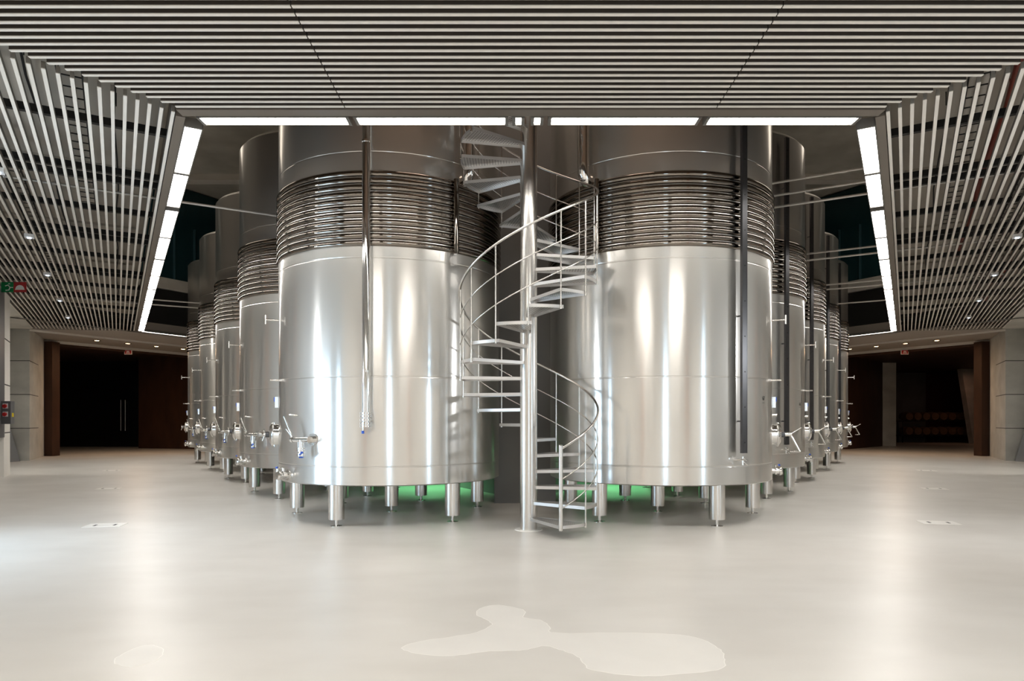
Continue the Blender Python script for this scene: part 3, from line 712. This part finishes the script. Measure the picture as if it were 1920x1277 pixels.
# dried spill on the floor in the foreground
def fp(px, py): Y = 1920 / (py - 790.0); return ((px - 960) / 1280 * Y - 0.21, Y)
def blob(pts, sub=6):
    n = len(pts); out = []
    for i in range(n):
        p0, p1, p2, p3 = [Vector((*pts[(i + k) % n], 0)) for k in (-1, 0, 1, 2)]
        for j in range(sub):
            t = j / sub
            q = 0.5 * ((2 * p1) + (-p0 + p2) * t + (2 * p0 - 5 * p1 + 4 * p2 - p3) * t * t + (-p0 + 3 * p1 - 3 * p2 + p3) * t ** 3)
            out.append((q.x + random.uniform(-1, 1) * 0.006, q.y + random.uniform(-1, 1) * 0.006))
    return out
def grow(pts, f):
    cx = sum(p[0] for p in pts) / len(pts); cy = sum(p[1] for p in pts) / len(pts)
    n = len(pts); out = []
    for i in range(n):
        a = Vector((*pts[i - 1], 0)); c = Vector((*pts[(i + 1) % n], 0)); t = (c - a)
        if t.length < 1e-9: out.append(pts[i]); continue
        t.normalize(); out.append((pts[i][0] + t.y * f, pts[i][1] - t.x * f))
    return out
def spill(px, label):
    pts = blob([fp(*p) for p in px]); o = thing('dried_spill', label, 'stain', (pts[0][0], pts[0][1], 0))
    m = MB(); q = [(p[0] - o.location.x, p[1] - o.location.y) for p in pts]
    area = sum(q[i][0] * q[(i + 1) % len(q)][1] - q[(i + 1) % len(q)][0] * q[i][1] for i in range(len(q)))
    if area < 0: q = q[::-1]
    m.prism(q, 0.0003, 0.0012); m.build('pale_film', 'stain', o)
    g = grow(q, 0.006); r = MB(); r.prism(g, 0.0002, 0.0008); r.build('film_rim', 'stain_rim', o)
spill([(754, 1215), (790, 1203), (850, 1194), (895, 1186), (922, 1172), (916, 1164), (894, 1152), (905, 1140), (935, 1135), (975, 1142), (984, 1150), (982, 1158), (1015, 1164), (1030, 1176), (1032, 1186), (1080, 1188), (1170, 1187), (1290, 1193), (1345, 1215), (1357, 1237), (1345, 1256), (1240, 1266), (1180, 1266), (1110, 1256), (1098, 1247), (1085, 1232), (1050, 1218), (1022, 1211), (980, 1219), (920, 1221), (850, 1229), (790, 1226)],
      'large pale dried spill on the floor in the foreground centre')
spill([(225, 1230), (262, 1213), (290, 1211), (306, 1222), (290, 1240), (245, 1250), (215, 1243)], 'small faint dried spill on the floor at bottom left')

# ================================================================== barrels in the right cellar
bm_ = MB(); bm_.lathe([(0, -0.45), (0.24, -0.45), (0.255, -0.46), (0.29, -0.25), (0.315, 0), (0.29, 0.25), (0.255, 0.46), (0.24, 0.45), (0, 0.45)], 24, (0, 0, 0), (0, 1, 0))
first = None
rack_z = (0.82, 1.85)
for r_, z in enumerate(rack_z):
    for k in range(8):
        lab = '%s oak barrel from the left in the %s row of the dark cellar' % (nth[k], ('lower', 'upper')[r_])
        c = (27.6 + 0.60 * k, 48.2, z)
        if first is None:
            o = thing('oak_barrel', lab, 'barrel', c, 0, 'oak barrels in the dark cellar'); bm_.build('barrel_body', 'wood', o)
            for y in (-0.36, -0.15, 0.15, 0.36):
                h = MB(); rr = 0.315 - 0.045 * (abs(y) / 0.36) ** 1.5; h.lathe([(rr, y - 0.02), (rr + 0.003, y - 0.02), (rr + 0.003, y + 0.02), (rr, y + 0.02)], 24, (0, 0, 0), (0, 1, 0)); h.build('hoop', 'hoop', o)
            first = tree(o)
        else: dup(first, c, None, lab)
    m = MB()
    for y in (47.9, 48.5): m.box((29.7, y, z - 0.34), (5.2, 0.06, 0.06))
    for x in (27.2, 32.25):
        for y in (47.9, 48.5): m.box((x, y, (z - 0.34) / 2), (0.05, 0.05, z - 0.34))
    tag(m.build('barrel_rack', 'rail'), 'black metal rack carrying the %s row of oak barrels' % ('lower', 'upper')[r_], 'rack')

# ================================================================== unseen fill lights added, and further lamps of the place
def spot_area(name, loc, rot_e, size, power, col, size_y=None):
    l = bpy.data.lights.new(name, 'AREA'); l.energy = power; l.color = col; l.size = size
    if size_y: l.shape = 'RECTANGLE'; l.size_y = size_y
    o = bpy.data.objects.new(name, l); COL.objects.link(o); o.location = loc; o.rotation_euler = rot_e; return o
def point(name, loc, power, col, r=0.08):
    l = bpy.data.lights.new(name, 'POINT'); l.energy = power; l.color = col; l.shadow_soft_size = r
    o = bpy.data.objects.new(name, l); COL.objects.link(o); o.location = loc; return o
spot_area('upper_hall_fill', (0, 10.5, 11.0), (0, 0, 0), 3.0, 125, (1.0, 0.80, 0.66), 3.0)  # unseen fill light added to lift the upper hall
for sg in (-1, 1): spot_area('upper_hall_fill', W(sg, 22, 1.0, 11.0), (0, 0, wrot(sg)), 8.0, 100, (1.0, 0.88, 0.74), 2.0)  # same added fill over each wing's upper storey
spot_area('cellar_fill', (29.5, 44.5, 4.8), (0, 0, 0), 0.5, 6, (1.0, 0.5, 0.3))  # dim fill added so the barrels show
# green floodlights in the passage behind the tanks
for sg in (-1, 1):
    p = W(sg, 14.6, -6.35, 1.9)
    l = bpy.data.lights.new('green_lamp', 'SPOT'); l.energy = 75; l.color = (0.26, 1.0, 0.42); l.spot_size = R(130); l.spot_blend = 0.5; l.shadow_soft_size = 0.15
    o = bpy.data.objects.new('green_lamp', l); COL.objects.link(o); o.location = W(sg, 14.3, -5.9, 1.3)
    # unseen fill lights added above the rear hall to brighten its wall
    spot_area('rear_fill', (sg * 3.2, -1.5, 4.9), (0, 0, 0), 2.6, 330, (1.0, 0.96, 0.90), 6.0)
    p = W(sg, 10.6, 2.85, 2.85); d = Vector((sg * 0.4, 9.8, 1.6)) - p
    spot_area('wall_lamp', p, d.to_track_quat('-Z', 'Y').to_euler(), 0.24, 42, (0.93, 0.97, 1.0))
    p = W(sg, 24.8, 4.4, 4.85); spot_area('recess_fill', p, (0, 0, 0), 0.6, 75, (1.0, 0.97, 0.9))  # unseen fill added to brighten the end pier's face
    # warm glow of the soffit downlights
    c = Vector((sg * 18.25, 29.67, 4.9)) + E[sg] * 1.8
    spot_area('soffit_glow', c, (0, 0, 0), 0.3, 60, (1.0, 0.62, 0.35))
